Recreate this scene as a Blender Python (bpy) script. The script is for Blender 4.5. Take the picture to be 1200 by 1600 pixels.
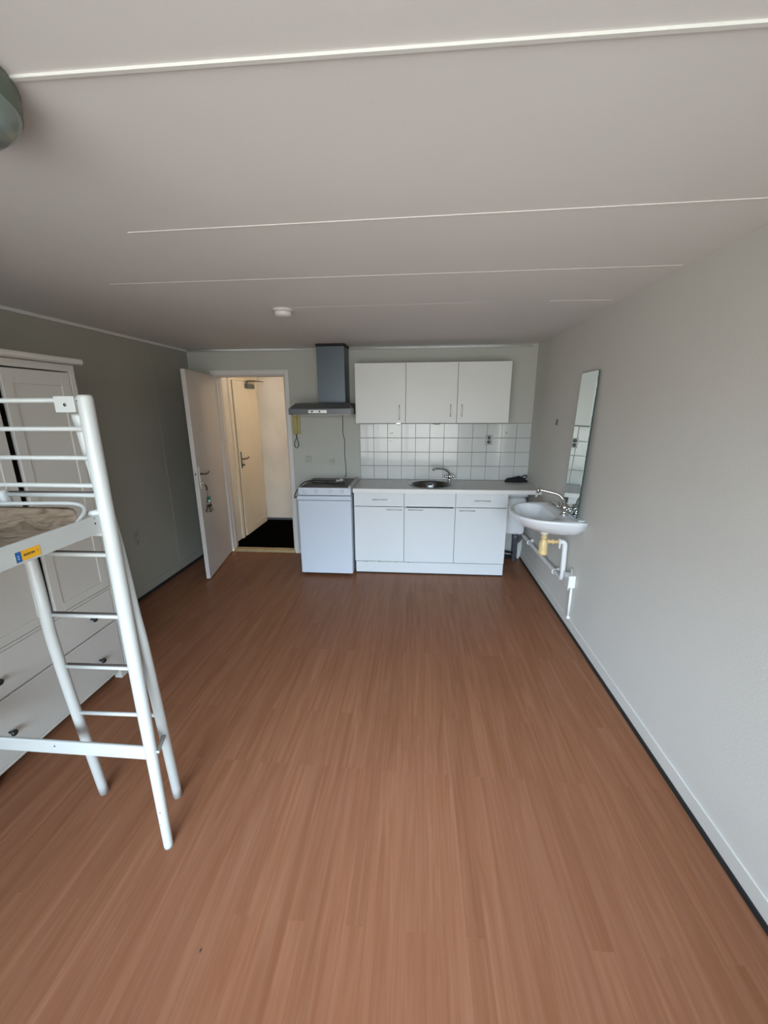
import bpy, bmesh, math, random
from mathutils import Vector, Matrix, Euler
random.seed(7)
SC = bpy.context.scene
for o in list(bpy.data.objects): bpy.data.objects.remove(o)
COL = SC.collection

# ------------------------------------------------------------------ camera
cam_d = bpy.data.cameras.new('camera'); cam = bpy.data.objects.new('camera', cam_d); COL.objects.link(cam)
_r = Vector((0.9965, 0.08336, -0.00584)); _u = Vector((-0.01559, 0.25402, 0.96707)); _f = Vector((-0.0821, 0.9636, -0.25443))
cam.matrix_world = Matrix(((_r.x, _u.x, -_f.x, -1.17178), (_r.y, _u.y, -_f.y, -4.37867), (_r.z, _u.z, -_f.z, 1.67185), (0, 0, 0, 1)))
cam_d.sensor_fit = 'VERTICAL'; cam_d.sensor_height = 24; cam_d.sensor_width = 18
cam_d.lens = 24 * 628.17 / 1600
cam_d.clip_start = 0.02
SC.camera = cam
SC.view_settings.view_transform = 'Standard'; SC.view_settings.look = 'None'
SC.view_settings.gamma = 1; SC.view_settings.use_curve_mapping = False
SC.view_settings.exposure = 0.0

# ------------------------------------------------------------------ light
SKY = 34.0; GROUND = 8.0
w = bpy.data.worlds.new('daylight'); SC.world = w; w.use_nodes = True
nt = w.node_tree; nt.nodes.clear()
tc = nt.nodes.new('ShaderNodeTexCoord'); sp = nt.nodes.new('ShaderNodeSeparateXYZ'); nt.links.new(tc.outputs['Generated'], sp.inputs[0])
mr = nt.nodes.new('ShaderNodeMapRange'); mr.inputs['From Min'].default_value = .0; mr.inputs['From Max'].default_value = .38
nt.links.new(sp.outputs['Z'], mr.inputs['Value'])
mx = nt.nodes.new('ShaderNodeMix'); mx.data_type = 'RGBA'
mx.inputs[6].default_value = (.98 * GROUND, 1.0 * GROUND, .97 * GROUND, 1); mx.inputs[7].default_value = (.76 * SKY, .95 * SKY, 1.16 * SKY, 1)
nt.links.new(mr.outputs[0], mx.inputs[0])
bg = nt.nodes.new('ShaderNodeBackground'); nt.links.new(mx.outputs[2], bg.inputs['Color'])
wo = nt.nodes.new('ShaderNodeOutputWorld'); nt.links.new(bg.outputs[0], wo.inputs[0])
WX0, WX1, WZ0, WZ1, WY = -2.75, -0.15, 0.35, 2.18, -5.35
pl = bpy.data.lights.new('window_portal', 'AREA'); pl.shape = 'RECTANGLE'; pl.size = WX1 - WX0; pl.size_y = WZ1 - WZ0
po = bpy.data.objects.new('window_portal', pl); COL.objects.link(po); po.location = ((WX0 + WX1) / 2, WY - .11, (WZ0 + WZ1) / 2)
po.rotation_euler = (math.radians(90), 0, 0)
pl.cycles.is_portal = True
hl = bpy.data.lights.new('hall_lamp_light', 'POINT'); hl.energy = 15; hl.color = (1, .80, .57); hl.shadow_soft_size = .12
ho = bpy.data.objects.new('hall_lamp_light', hl); COL.objects.link(ho); ho.location = (-2.05, .62, 2.1)

# ------------------------------------------------------------------ materials
def mat(name, col, rough=.5, metal=0, noise=0, nscale=8, bump=0, bscale=60, coat=0, spec=.5, emit=None):
    m = bpy.data.materials.new(name); m.use_nodes = True; n = m.node_tree; b = n.nodes['Principled BSDF']
    b.inputs['Base Color'].default_value = (*col, 1); b.inputs['Roughness'].default_value = rough
    b.inputs['Metallic'].default_value = metal; b.inputs['Coat Weight'].default_value = coat
    b.inputs['Specular IOR Level'].default_value = spec
    t = n.nodes.new('ShaderNodeTexCoord')
    if noise:
        x = n.nodes.new('ShaderNodeTexNoise'); x.inputs['Scale'].default_value = nscale; x.inputs['Detail'].default_value = 5
        n.links.new(t.outputs['Object'], x.inputs['Vector'])
        r = n.nodes.new('ShaderNodeValToRGB'); r.color_ramp.elements[0].position = .35; r.color_ramp.elements[1].position = .65
        r.color_ramp.elements[0].color = (*[c * (1 - noise) for c in col], 1); r.color_ramp.elements[1].color = (*[min(1, c * (1 + noise)) for c in col], 1)
        n.links.new(x.outputs['Fac'], r.inputs[0]); n.links.new(r.outputs[0], b.inputs['Base Color'])
    if bump:
        x = n.nodes.new('ShaderNodeTexNoise'); x.inputs['Scale'].default_value = bscale; x.inputs['Detail'].default_value = 3
        n.links.new(t.outputs['Object'], x.inputs['Vector'])
        p = n.nodes.new('ShaderNodeBump'); p.inputs['Strength'].default_value = bump; p.inputs['Distance'].default_value = .004
        n.links.new(x.outputs['Fac'], p.inputs['Height']); n.links.new(p.outputs[0], b.inputs['Normal'])
    return m

M = {}
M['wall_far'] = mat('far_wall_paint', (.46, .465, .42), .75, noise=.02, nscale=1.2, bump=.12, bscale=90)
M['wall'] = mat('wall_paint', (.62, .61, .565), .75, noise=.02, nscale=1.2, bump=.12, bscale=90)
M['wall_dim'] = mat('left_wall_shaded', (.34, .33, .275), .7, noise=.04, nscale=1.2, bump=.2, bscale=60)  # wall paint darkened so the left wall's shade is in the colour
M['ceiling'] = mat('ceiling_paint', (.68, .66, .635), .75, noise=.015, nscale=1.5, bump=.04, bscale=120)
M['trim'] = mat('trim_paint', (.66, .65, .61), .5)
M['gap'] = mat('dark_gap', (.012, .011, .011), .8)
M['door'] = mat('door_paint', (.54, .50, .47), .45, noise=.03, nscale=3)
M['hall'] = mat('hall_paint', (.70, .64, .55), .7, noise=.06, nscale=2.5, bump=.2, bscale=50)
M['halldoor'] = mat('hall_door_paint', (.72, .62, .47), .5, noise=.04, nscale=2)
M['brownwood'] = mat('bare_brown_wood', (.12, .045, .015), .6, noise=.2, nscale=12)
M['palewood'] = mat('pale_wood', (.38, .29, .145), .45, noise=.15, nscale=10)
M['carpet'] = mat('black_carpet', (.003, .003, .003), .95, bump=.5, bscale=300, spec=0)
M['white'] = mat('white_laminate', (.64, .665, .67), .32, noise=.012, nscale=2)
M['whitewarm'] = mat('wall_unit_laminate', (.66, .67, .65), .4, noise=.015, nscale=2)
M['carcass'] = mat('carcass_board', (.5, .5, .48), .5)
M['worktop'] = mat('worktop_laminate', (.53, .51, .49), .35, noise=.06, nscale=20)
M['edge'] = mat('worktop_edge', (.72, .72, .69), .4)
M['steel'] = mat('stainless_steel', (.15, .15, .145), .25, 1)
M['chrome'] = mat('chrome', (.62, .62, .62), .1, 1)
M['nickel'] = mat('satin_handle', (.62, .61, .58), .35, .6)
M['hood'] = mat('hood_steel', (.10, .12, .135), .42, .8)
M['hoodgrey'] = mat('hood_grey', (.12, .125, .13), .4, .4)
M['black'] = mat('black_plastic', (.012, .012, .013), .45)
M['blackcloth'] = mat('black_fabric', (.006, .006, .006), .85, bump=.6, bscale=60)
M['glass_top'] = mat('ceramic_hob', (.045, .033, .03), .35, spec=.25)
M['fridge'] = mat('fridge_enamel', (.57, .62, .685), .3, noise=.01, nscale=2, bump=.05, bscale=150, coat=.3)
M['cream'] = mat('yellowed_plastic', (.40, .34, .125), .5)
M['trap'] = mat('yellowed_trap', (.66, .48, .23), .35)
M['porcelain'] = mat('porcelain', (.71, .73, .74), .12, coat=.5)
M['pvc'] = mat('white_pvc', (.74, .74, .73), .35)
M['greypvc'] = mat('grey_pvc', (.09, .10, .11), .45)
M['plate'] = mat('socket_plastic', (.42, .41, .36), .4)
M['bedmetal'] = mat('white_bed_metal', (.455, .465, .44), .38)
M['grip'] = mat('dark_grip', (.07, .055, .05), .6)
M['wardrobe'] = mat('wardrobe_paint', (.55, .53, .48), .42, noise=.01, nscale=3)
M['knob'] = mat('black_knob', (.015, .015, .017), .3)
M['yellow'] = mat('sticker_yellow', (.72, .36, .012), .45)
M['blue'] = mat('sticker_blue', (.01, .10, .30), .45)
M['ink'] = mat('sticker_ink', (.05, .03, .02), .6)
M['lampglass'] = mat('lamp_glass', (.20, .25, .22), .25, coat=.4)
M['lamprim'] = mat('lamp_rim', (.12, .15, .11), .4)
M['plasticwhite'] = mat('detector_plastic', (.66, .64, .61), .45)
M['green'] = mat('green_fob', (.01, .14, .09), .3)
M['keymetal'] = mat('key_metal', (.14, .13, .11), .35, .9)
M['mirror'] = mat('mirror_glass', (.80, .86, .84), .01, 1)
M['mirroredge'] = mat('mirror_edge', (.02, .06, .06), .2)
M['dirt'] = mat('chipped_edge', (.06, .05, .04), .8)

def floor_mat():
    m = bpy.data.materials.new('laminate_floor'); m.use_nodes = True; n = m.node_tree; b = n.nodes['Principled BSDF']
    L = n.links.new
    def N(t, **k):
        x = n.nodes.new(t)
        for a, v in k.items(): x.inputs[a.replace('_', ' ')].default_value = v
        return x
    t = n.nodes.new('ShaderNodeTexCoord')
    mp = n.nodes.new('ShaderNodeMapping'); mp.inputs['Rotation'].default_value = (0, 0, math.radians(90)); L(t.outputs['Object'], mp.inputs[0])
    br = N('ShaderNodeTexBrick', Scale=1.0, Mortar_Size=.0006, Brick_Width=.95, Row_Height=.066, Bias=0.0)
    br.offset = .37; br.offset_frequency = 3
    br.inputs['Color1'].default_value = (0, 0, 0, 1); br.inputs['Color2'].default_value = (1, 1, 1, 1); br.inputs['Mortar'].default_value = (.2, .2, .2, 1)
    L(mp.outputs[0], br.inputs['Vector'])
    m2 = n.nodes.new('ShaderNodeMapping'); m2.inputs['Scale'].default_value = (26, 1.3, 1); L(t.outputs['Object'], m2.inputs[0])
    # shift the grain for every strip
    ad = n.nodes.new('ShaderNodeVectorMath'); ad.operation = 'ADD'
    sc = n.nodes.new('ShaderNodeVectorMath'); sc.operation = 'SCALE'; sc.inputs['Scale'].default_value = 7.0
    L(br.outputs['Color'], sc.inputs[0]); L(m2.outputs[0], ad.inputs[0]); L(sc.outputs[0], ad.inputs[1])
    n1 = N('ShaderNodeTexNoise', Scale=1.0, Detail=8.0, Roughness=.62, Distortion=.9); L(ad.outputs[0], n1.inputs['Vector'])
    m3 = n.nodes.new('ShaderNodeMapping'); m3.inputs['Scale'].default_value = (95, 2.2, 1); L(t.outputs['Object'], m3.inputs[0])
    n2 = N('ShaderNodeTexNoise', Scale=1.0, Detail=4.0, Distortion=.3); L(m3.outputs[0], n2.inputs['Vector'])
    r = n.nodes.new('ShaderNodeValToRGB'); e = r.color_ramp.elements
    e[0].position = .30; e[0].color = (.206, .083, .040, 1); e[1].position = .80; e[1].color = (.285, .138, .082, 1)
    k = e.new(.5); k.color = (.236, .102, .054, 1)
    L(n1.outputs['Fac'], r.inputs[0])
    a = n.nodes.new('ShaderNodeMix'); a.data_type = 'RGBA'; a.blend_type = 'MULTIPLY'; a.inputs[0].default_value = .22
    r2 = n.nodes.new('ShaderNodeValToRGB'); r2.color_ramp.elements[0].position = .3; r2.color_ramp.elements[0].color = (.62, .58, .55, 1); r2.color_ramp.elements[1].position = .6
    L(n2.outputs['Fac'], r2.inputs[0]); L(r.outputs[0], a.inputs[6]); L(r2.outputs[0], a.inputs[7])
    c = n.nodes.new('ShaderNodeMix'); c.data_type = 'RGBA'; c.blend_type = 'MULTIPLY'; c.inputs[0].default_value = 1
    r3 = n.nodes.new('ShaderNodeValToRGB'); r3.color_ramp.elements[0].color = (.94, .93, .92, 1); r3.color_ramp.elements[1].color = (1.03, 1.02, 1.0, 1)
    L(br.outputs['Color'], r3.inputs[0]); L(a.outputs[2], c.inputs[6]); L(r3.outputs[0], c.inputs[7])
    L(c.outputs[2], b.inputs['Base Color'])
    b.inputs['Roughness'].default_value = .3; b.inputs['Specular IOR Level'].default_value = .10
    bp = N('ShaderNodeBump', Strength=.06, Distance=.002); L(n1.outputs['Fac'], bp.inputs['Height']); L(bp.outputs[0], b.inputs['Normal'])
    return m
M['floor'] = floor_mat()

def sheet_mat():
    m = mat('brown_mattress_cloth', (.33, .245, .165), .85)
    n = m.node_tree; b = n.nodes['Principled BSDF']; L = n.links.new
    t = n.nodes.new('ShaderNodeTexCoord'); x = n.nodes.new('ShaderNodeTexNoise'); x.inputs['Scale'].default_value = 14; x.inputs['Detail'].default_value = 6; x.inputs['Distortion'].default_value = 1.2
    mp = n.nodes.new('ShaderNodeMapping'); mp.inputs['Scale'].default_value = (1, 2.5, 1); L(t.outputs['Object'], mp.inputs[0]); L(mp.outputs[0], x.inputs['Vector'])
    r = n.nodes.new('ShaderNodeValToRGB'); r.color_ramp.elements[0].position = .34; r.color_ramp.elements[0].color = (.12, .08, .045, 1)
    r.color_ramp.elements[1].position = .55; r.color_ramp.elements[1].color = (.235, .175, .12, 1)
    L(x.outputs['Fac'], r.inputs[0]); L(r.outputs[0], b.inputs['Base Color'])
    p = n.nodes.new('ShaderNodeBump'); p.inputs['Strength'].default_value = .6; p.inputs['Distance'].default_value = .01; L(x.outputs['Fac'], p.inputs['Height']); L(p.outputs[0], b.inputs['Normal'])
    return m
M['sheet'] = sheet_mat()

def tile_mat():
    m = mat('glazed_tile', (.51, .525, .505), .2, coat=.3)
    n = m.node_tree; b = n.nodes['Principled BSDF']; L = n.links.new
    t = n.nodes.new('ShaderNodeTexCoord'); x = n.nodes.new('ShaderNodeTexNoise'); x.inputs['Scale'].default_value = 7; L(t.outputs['Object'], x.inputs['Vector'])
    p = n.nodes.new('ShaderNodeBump'); p.inputs['Strength'].default_value = .12; p.inputs['Distance'].default_value = .01; L(x.outputs['Fac'], p.inputs['Height']); L(p.outputs[0], b.inputs['Normal'])
    return m
M['tile'] = tile_mat(); M['grout'] = mat('grey_grout', (.22, .21, .20), .9)

def pane_mat():
    m = bpy.data.materials.new('window_glass'); m.use_nodes = True; n = m.node_tree; n.nodes.clear()
    o = n.nodes.new('ShaderNodeOutputMaterial'); a = n.nodes.new('ShaderNodeBsdfTransparent'); g = n.nodes.new('ShaderNodeBsdfGlossy'); g.inputs['Roughness'].default_value = .02
    x = n.nodes.new('ShaderNodeMixShader'); f = n.nodes.new('ShaderNodeFresnel'); n.links.new(f.outputs[0], x.inputs[0])
    n.links.new(a.outputs[0], x.inputs[1]); n.links.new(g.outputs[0], x.inputs[2]); n.links.new(x.outputs[0], o.inputs[0]); return m
M['pane'] = pane_mat()

# ------------------------------------------------------------------ mesh helpers
def box(bm, x0, x1, y0, y1, z0, z1, bev=0, seg=2, mi=0):
    r = bmesh.ops.create_cube(bm, size=1)
    vs = r['verts']
    bmesh.ops.scale(bm, vec=(abs(x1 - x0), abs(y1 - y0), abs(z1 - z0)), verts=vs)
    bmesh.ops.translate(bm, vec=((x0 + x1) / 2, (y0 + y1) / 2, (z0 + z1) / 2), verts=vs)
    fs = set(f for v in vs for f in v.link_faces)
    for f in fs: f.material_index = mi
    if bev:
        es = list(set(e for v in vs for e in v.link_edges))
        rr = bmesh.ops.bevel(bm, geom=es, offset=bev, segments=seg, profile=.5, affect='EDGES', clamp_overlap=True)
        for f in rr['faces']: f.material_index = mi
    return bm

def spline(pts, n=8):
    P = [Vector(p) for p in pts]; out = []
    for i in range(len(P) - 1):
        p0 = P[i - 1] if i else P[i] * 2 - P[i + 1]; p1, p2 = P[i], P[i + 1]; p3 = P[i + 2] if i + 2 < len(P) else p2 * 2 - p1
        for k in range(n):
            t = k / n
            out.append(.5 * ((2 * p1) + (p2 - p0) * t + (2 * p0 - 5 * p1 + 4 * p2 - p3) * t * t + (3 * p1 - p0 - 3 * p2 + p3) * t ** 3))
    out.append(P[-1]); return out

def tube(bm, pts, r, seg=12, closed=False, mi=0, caps=True, sx=1.0):
    P = [Vector(p) for p in pts]; n = len(P); rings = []
    rs = r if isinstance(r, (list, tuple)) else [r] * n
    prev = None
    for i in range(n):
        if closed: t = (P[(i + 1) % n] - P[i - 1]).normalized()
        else: t = (P[min(i + 1, n - 1)] - P[max(i - 1, 0)]).normalized()
        if prev is None:
            a = Vector((0, 0, 1)) if abs(t.z) < .9 else Vector((1, 0, 0))
            u = t.cross(a).normalized()
        else:
            u = (prev - t * prev.dot(t)).normalized()
        prev = u; v = t.cross(u)
        rings.append([bm.verts.new(P[i] + (u * math.cos(2 * math.pi * k / seg) * sx + v * math.sin(2 * math.pi * k / seg)) * rs[i]) for k in range(seg)])
    fs = []
    for i in range(n if closed else n - 1):
        a, b = rings[i], rings[(i + 1) % n]
        for k in range(seg):
            f = bm.faces.new((a[k], a[(k + 1) % seg], b[(k + 1) % seg], b[k])); f.material_index = mi; f.smooth = True
    if caps and not closed:
        f = bm.faces.new(rings[0][::-1]); f.material_index = mi
        f = bm.faces.new(rings[-1]); f.material_index = mi
    return bm

def lathe(bm, prof, c=(0, 0, 0), axis='Z', seg=32, mi=0):
    """prof: list of (radius, height)"""
    c = Vector(c); rings = []
    def pt(r, h, a):
        x, y = r * math.cos(a), r * math.sin(a)
        return c + (Vector((x, y, h)) if axis == 'Z' else Vector((h, x, y)) if axis == 'X' else Vector((y, h, x)))
    for r, h in prof:
        if r < 1e-6: rings.append([bm.verts.new(pt(0, h, 0))])
        else: rings.append([bm.verts.new(pt(r, h, 2 * math.pi * k / seg)) for k in range(seg)])
    for a, b in zip(rings, rings[1:]):
        for k in range(seg):
            k2 = (k + 1) % seg
            if len(a) == 1 and len(b) == 1: continue
            if len(a) == 1: f = bm.faces.new((a[0], b[k2], b[k]))
            elif len(b) == 1: f = bm.faces.new((a[k], a[k2], b[0]))
            else: f = bm.faces.new((a[k], a[k2], b[k2], b[k]))
            f.material_index = mi; f.smooth = True
    return bm

def loft(bm, rings, mi=0, cap0=True, cap1=True, smooth=True):
    R = [[bm.verts.new(p) for p in r] for r in rings]; n = len(R[0])
    for a, b in zip(R, R[1:]):
        for k in range(n):
            f = bm.faces.new((a[k], a[(k + 1) % n], b[(k + 1) % n], b[k])); f.material_index = mi; f.smooth = smooth
    if cap0: bm.faces.new(R[0][::-1]).material_index = mi
    if cap1: bm.faces.new(R[-1]).material_index = mi
    return bm

def slab_hole(bm, x0, x1, y0, y1, z0, z1, cx, cy, r, n=64, mi=0):
    """slab with a round hole"""
    tops = []
    def rect(a):
        dx, dy = math.cos(a), math.sin(a); t = 1e9
        if dx > 1e-9: t = min(t, (x1 - cx) / dx)
        if dx < -1e-9: t = min(t, (x0 - cx) / dx)
        if dy > 1e-9: t = min(t, (y1 - cy) / dy)
        if dy < -1e-9: t = min(t, (y0 - cy) / dy)
        return cx + dx * t, cy + dy * t
    ang = sorted([2 * math.pi * k / n for k in range(n)] + [math.atan2(b - cy, a - cx) % (2 * math.pi) for a in (x0, x1) for b in (y0, y1)])
    I = {}; O = {}
    for z in (z0, z1):
        I[z] = [bm.verts.new((cx + r * math.cos(a), cy + r * math.sin(a), z)) for a in ang]
        O[z] = [bm.verts.new((*rect(a), z)) for a in ang]
    m = len(ang)
    for k in range(m):
        j = (k + 1) % m
        bm.faces.new((I[z1][k], O[z1][k], O[z1][j], I[z1][j]))
        bm.faces.new((I[z0][j], O[z0][j], O[z0][k], I[z0][k]))
        f = bm.faces.new((O[z1][k], O[z0][k], O[z0][j], O[z1][j])); f.material_index = mi
        bm.faces.new((I[z1][j], I[z0][j], I[z0][k], I[z1][k]))
    return bm

def obj(name, bm, mats, parent=None, label=None, smooth=False):
    bmesh.ops.recalc_face_normals(bm, faces=bm.faces[:])
    me = bpy.data.meshes.new(name); bm.to_mesh(me); bm.free()
    if not isinstance(mats, (list, tuple)): mats = [mats]
    for x in mats: me.materials.append(M[x])
    if smooth:
        for p in me.polygons: p.use_smooth = True
    o = bpy.data.objects.new(name, me); COL.objects.link(o)
    if parent: o.parent = parent
    if label: o['label'] = label
    return o
def B(): return bmesh.new()
def bx(*a, **k): return box(bmesh.new(), *a, **k)
def thing(name, label, cat, loc=(0, 0, 0), rz=0, group=None):
    o = bpy.data.objects.new(name, None); o.empty_display_size = .1; COL.objects.link(o); o.location = loc; o.rotation_euler = (0, 0, rz)
    o['label'] = label; o['category'] = cat
    if group: o['group'] = group
    return o
def tag(o, label, cat, group=None):
    o['label'] = label; o['category'] = cat
    if group: o['group'] = group
    return o
def struct(o): o['kind'] = 'structure'; return o
def dup(root, loc, label=None):
    r = root.copy(); COL.objects.link(r); r.location = loc
    if label: r['label'] = label
    for ch in root.children:
        c = ch.copy(); COL.objects.link(c); c.parent = r
        for g in ch.children:
            d = g.copy(); COL.objects.link(d); d.parent = c
    return r

# ------------------------------------------------------------------ room shell
H = 2.262; XL = -3.645; YN = -5.35
struct(obj('floor', bx(XL - .1, .1, YN - .1, .0, -.08, 0), 'floor'))
struct(obj('ceiling', bx(XL - .1, .1, YN - .1, .12, H, H + .08), 'ceiling'))
struct(obj('wall_right', bx(0, .1, YN - .1, .12, 0, H), 'wall'))
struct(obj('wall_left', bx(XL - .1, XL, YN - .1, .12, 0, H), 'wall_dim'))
DX0, DX1, DZ = -3.365, -2.592, 2.003
b = B(); box(b, XL, DX0, 0, .12, 0, H); box(b, DX1, 0, 0, .12, 0, H); box(b, DX0, DX1, 0, .12, DZ, H)
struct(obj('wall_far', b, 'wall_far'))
b = B(); box(b, XL, WX0, YN - .1, YN, 0, H); box(b, WX1, 0, YN - .1, YN, 0, H); box(b, WX0, WX1, YN - .1, YN, 0, WZ0); box(b, WX0, WX1, YN - .1, YN, WZ1, H)
struct(obj('wall_near', b, 'wall'))
wn = struct(bpy.data.objects.new('window_1', None)); COL.objects.link(wn)
b = B()
for a, c in ((WX0, WX0 + .06), (WX1 - .06, WX1), ((WX0 + WX1) / 2 - .035, (WX0 + WX1) / 2 + .035)): box(b, a, c, YN - .08, YN - .02, WZ0, WZ1)
box(b, WX0 + .06, WX1 - .06, YN - .08, YN - .02, WZ0, WZ0 + .06); box(b, WX0 + .06, WX1 - .06, YN - .08, YN - .02, WZ1 - .06, WZ1)
obj('window_frame', b, 'trim', wn)
obj('pane', bx(WX0 + .06, WX1 - .06, YN - .052, YN - .048, WZ0 + .06, WZ1 - .06), 'pane', wn)
obj('window_sill', bx(WX0 - .05, WX1 + .05, YN + .001, YN + .16, WZ0 - .03, WZ0 - .001, .004), 'trim', wn)
# ceiling panel joints (raised lips)
def joint(nm, ax, ay, bx_, by, h, wd):
    d = Vector((bx_ - ax, by - ay, 0)); n = Vector((-d.y, d.x, 0)).normalized() * wd / 2; b = B()
    P = [Vector((ax, ay, 0)) - n, Vector((bx_, by, 0)) - n, Vector((bx_, by, 0)) + n, Vector((ax, ay, 0)) + n]
    loft(b, [[p + Vector((0, 0, H - h)) for p in P], [p + Vector((0, 0, H + .001)) for p in P]], smooth=False)
    struct(obj(nm, b, 'trim'))
joint('trim_1', XL, -3.53, 0, -3.508, .005, .009)
joint('trim_2', -2.19, -2.858, 0, -2.905, .0022, .004)
joint('trim_3', -2.70, -2.293, -.03, -2.30, .0014, .003)
joint('trim_4', -.42, -1.722, -.06, -1.706, .0016, .003)
joint('trim_13', -2.0, -1.72, -.75, -1.73, .0006, .002)
joint('trim_5', XL, -4.15, 0, -4.15, .005, .009)
# cornices
struct(obj('trim_6', bx(XL + .001, XL + .022, YN, -.022, H - .024, H - .001, .004), 'trim'))
b = B(); tube(b, [(XL, -.012, H - .014), (-2.19, -.012, H - .019)], .009, 8); tube(b, [(-1.895, -.012, H - .019), (-.06, -.012, H - .022)], .009, 8)
struct(obj('trim_7', b, 'trim'))
# wall seam on the left wall and skirtings
struct(obj('trim_8', bx(XL, XL + .004, -.624, -.618, .10, H - .025, .0015), 'wall_dim'))
struct(obj('baseboard_right', bx(-.009, 0, YN, -.001, .022, .095, .003), 'wall'))
struct(obj('trim_9', bx(-.016, 0, YN, -.001, .0, .022), 'gap'))
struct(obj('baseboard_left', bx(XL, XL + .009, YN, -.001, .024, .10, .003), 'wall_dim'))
struct(obj('trim_10', bx(XL, XL + .02, YN, -.001, 0, .024), 'gap'))
b = B(); box(b, XL + .01, DX0 - .05, -.009, 0, .022, .08, .003); box(b, DX1 + .046, -2.35, -.012, 0, .0, .05, .003)
struct(obj('baseboard_far', b, 'trim'))

# hallway beyond the door
HX0, HX1, HY1, HH = -3.42, -1.6, 1.30, 2.36
struct(obj('floor_hallway', bx(HX0 - .1, HX1 + .1, .07, HY1 + .1, -.05, .03), 'carpet'))
struct(obj('ceiling_hallway', bx(HX0 - .1, HX1 + .1, .12, HY1 + .1, HH, HH + .06), 'hall'))
struct(obj('wall_hallway_left', bx(HX0 - .1, HX0, .12, HY1 + .1, .03, HH), 'hall'))
struct(obj('wall_hallway_end', bx(HX0, HX1, HY1, HY1 + .1, .03, HH), 'hall'))
struct(obj('wall_hallway_right', bx(HX1, HX1 + .1, .12, HY1 + .1, .03, HH), 'hall'))
struct(obj('baseboard_hallway', bx(HX0, HX1, HY1 - .012, HY1, .03, .062, .002), 'greypvc'))
struct(obj('trim_11', bx(DX0 + .02, DX1 - .015, -.012, .07, .0, .034, .004), 'palewood'))

# door 1: casing and the leaf standing open
d1 = struct(bpy.data.objects.new('door_1', None)); COL.objects.link(d1); d1.location = (-3.368, -.004, 0); A1 = math.atan2(-.807, .144); d1.rotation_euler = (0, 0, A1)
leaf = obj('door_leaf', bx(0, .818, -.038, 0, .012, 2.0, .0015, 1), 'door', d1)
obj('lock_plate', bx(.8178, .8195, -.030, -.008, .94, 1.12), 'nickel', leaf)
b = bx(.8194, .8202, -.023, -.014, 1.055, 1.075); obj('latch_hole', b, 'gap', leaf)
b = B(); box(b, .752, .788, 0, .006, .92, 1.13, .002); obj('escutcheon', b, 'nickel', leaf)
b = B(); tube(b, spline([(.77, .004, 1.06), (.77, .045, 1.06), (.757, .056, 1.06), (.70, .056, 1.058), (.655, .052, 1.066)], 5), .0085, 10); obj('door_handle', b, 'keymetal', leaf)
b = B(); lathe(b, [(0, .0), (.010, .0), (.010, .02), (0, .02)], (.77, .004, .975), 'Y', 16); obj('lock_cylinder', b, 'nickel', leaf)
fr = struct(bpy.data.objects.new('trim_12', None)); COL.objects.link(fr)
b = B(); box(b, DX1 - .001, DX1 + .044, -.014, 0, .0, DZ + .048, .003); box(b, DX0 - .044, DX0 + .001, -.002, 0, .0, DZ + .048); box(b, DX0 + .001, DX1 - .001, -.014, 0, DZ, DZ + .048, .003)
obj('casing', b, 'trim', fr)
b = B(); box(b, DX1 - .016, DX1, .0, .12, .034, DZ - .001); box(b, DX0, DX0 + .016, .0, .12, .034, DZ - .001); box(b, DX0 + .016, DX1 - .016, .0, .12, DZ - .016, DZ - .001)
box(b, DX1 - .03, DX1 - .016, .045, .085, .034, DZ - .016); box(b, DX0 + .016, DX0 + .024, .045, .085, .034, DZ - .016)
obj('jamb', b, 'door', fr)

# door 2: hallway door with closer
d2 = struct(bpy.data.objects.new('door_2', None)); COL.objects.link(d2); d2.location = (HX0, .8, .03)
b = B(); box(b, .001, .022, -.405, -.345, 0, 2.02, .002); box(b, .001, .022, .385, .43, 0, 2.02, .002); box(b, .001, .022, -.345, .385, 1.96, 2.02, .002)
obj('casing', b, 'halldoor', d2)
obj('bare_frame', bx(.001, .016, -.345, -.318, 0, 1.96), 'brownwood', d2, 'bare brown edge of the hallway door frame')
lf = obj('door_leaf', bx(.001, .03, -.316, .375, .01, 1.955, .0015, 1), 'halldoor', d2)
b = B(); box(b, .03, .036, -.293, -.262, .89, 1.10, .002); obj('escutcheon', b, 'keymetal', lf)
b = B(); tube(b, spline([(.034, -.278, 1.01), (.075, -.278, 1.01), (.085, -.265, 1.01), (.085, -.2, 1.012), (.08, -.16, 1.02)], 5), .009, 10); obj('door_handle', b, 'keymetal', lf)
b = B(); lathe(b, [(0, .0), (.013, .0), (.013, .035), (0, .035)], (.034, -.278, .935), 'X', 16); obj('lock_cylinder', b, 'keymetal', lf)
for z in (.16, 1.0, 1.80):
    b = B(); tube(b, [(.026, .381, z - .05), (.026, .381, z + .05)], .009, 10); obj('hinge', b, 'nickel', lf)
obj('kick_board', bx(.03, .037, -.31, .37, .012, .10, .002), 'halldoor', lf)
b = B(); box(b, .03, .075, .02, .24, 1.875, 1.93, .006); cl = obj('door_closer', b, 'greypvc', lf)
b = B(); box(b, .05, .066, .02, .045, 1.925, 1.955); box(b, .05, .17, .022, .038, 1.955, 1.962); box(b, .055, .17, .03, .32, 1.962, 1.97); obj('closer_arm', b, 'keymetal', cl)

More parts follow.
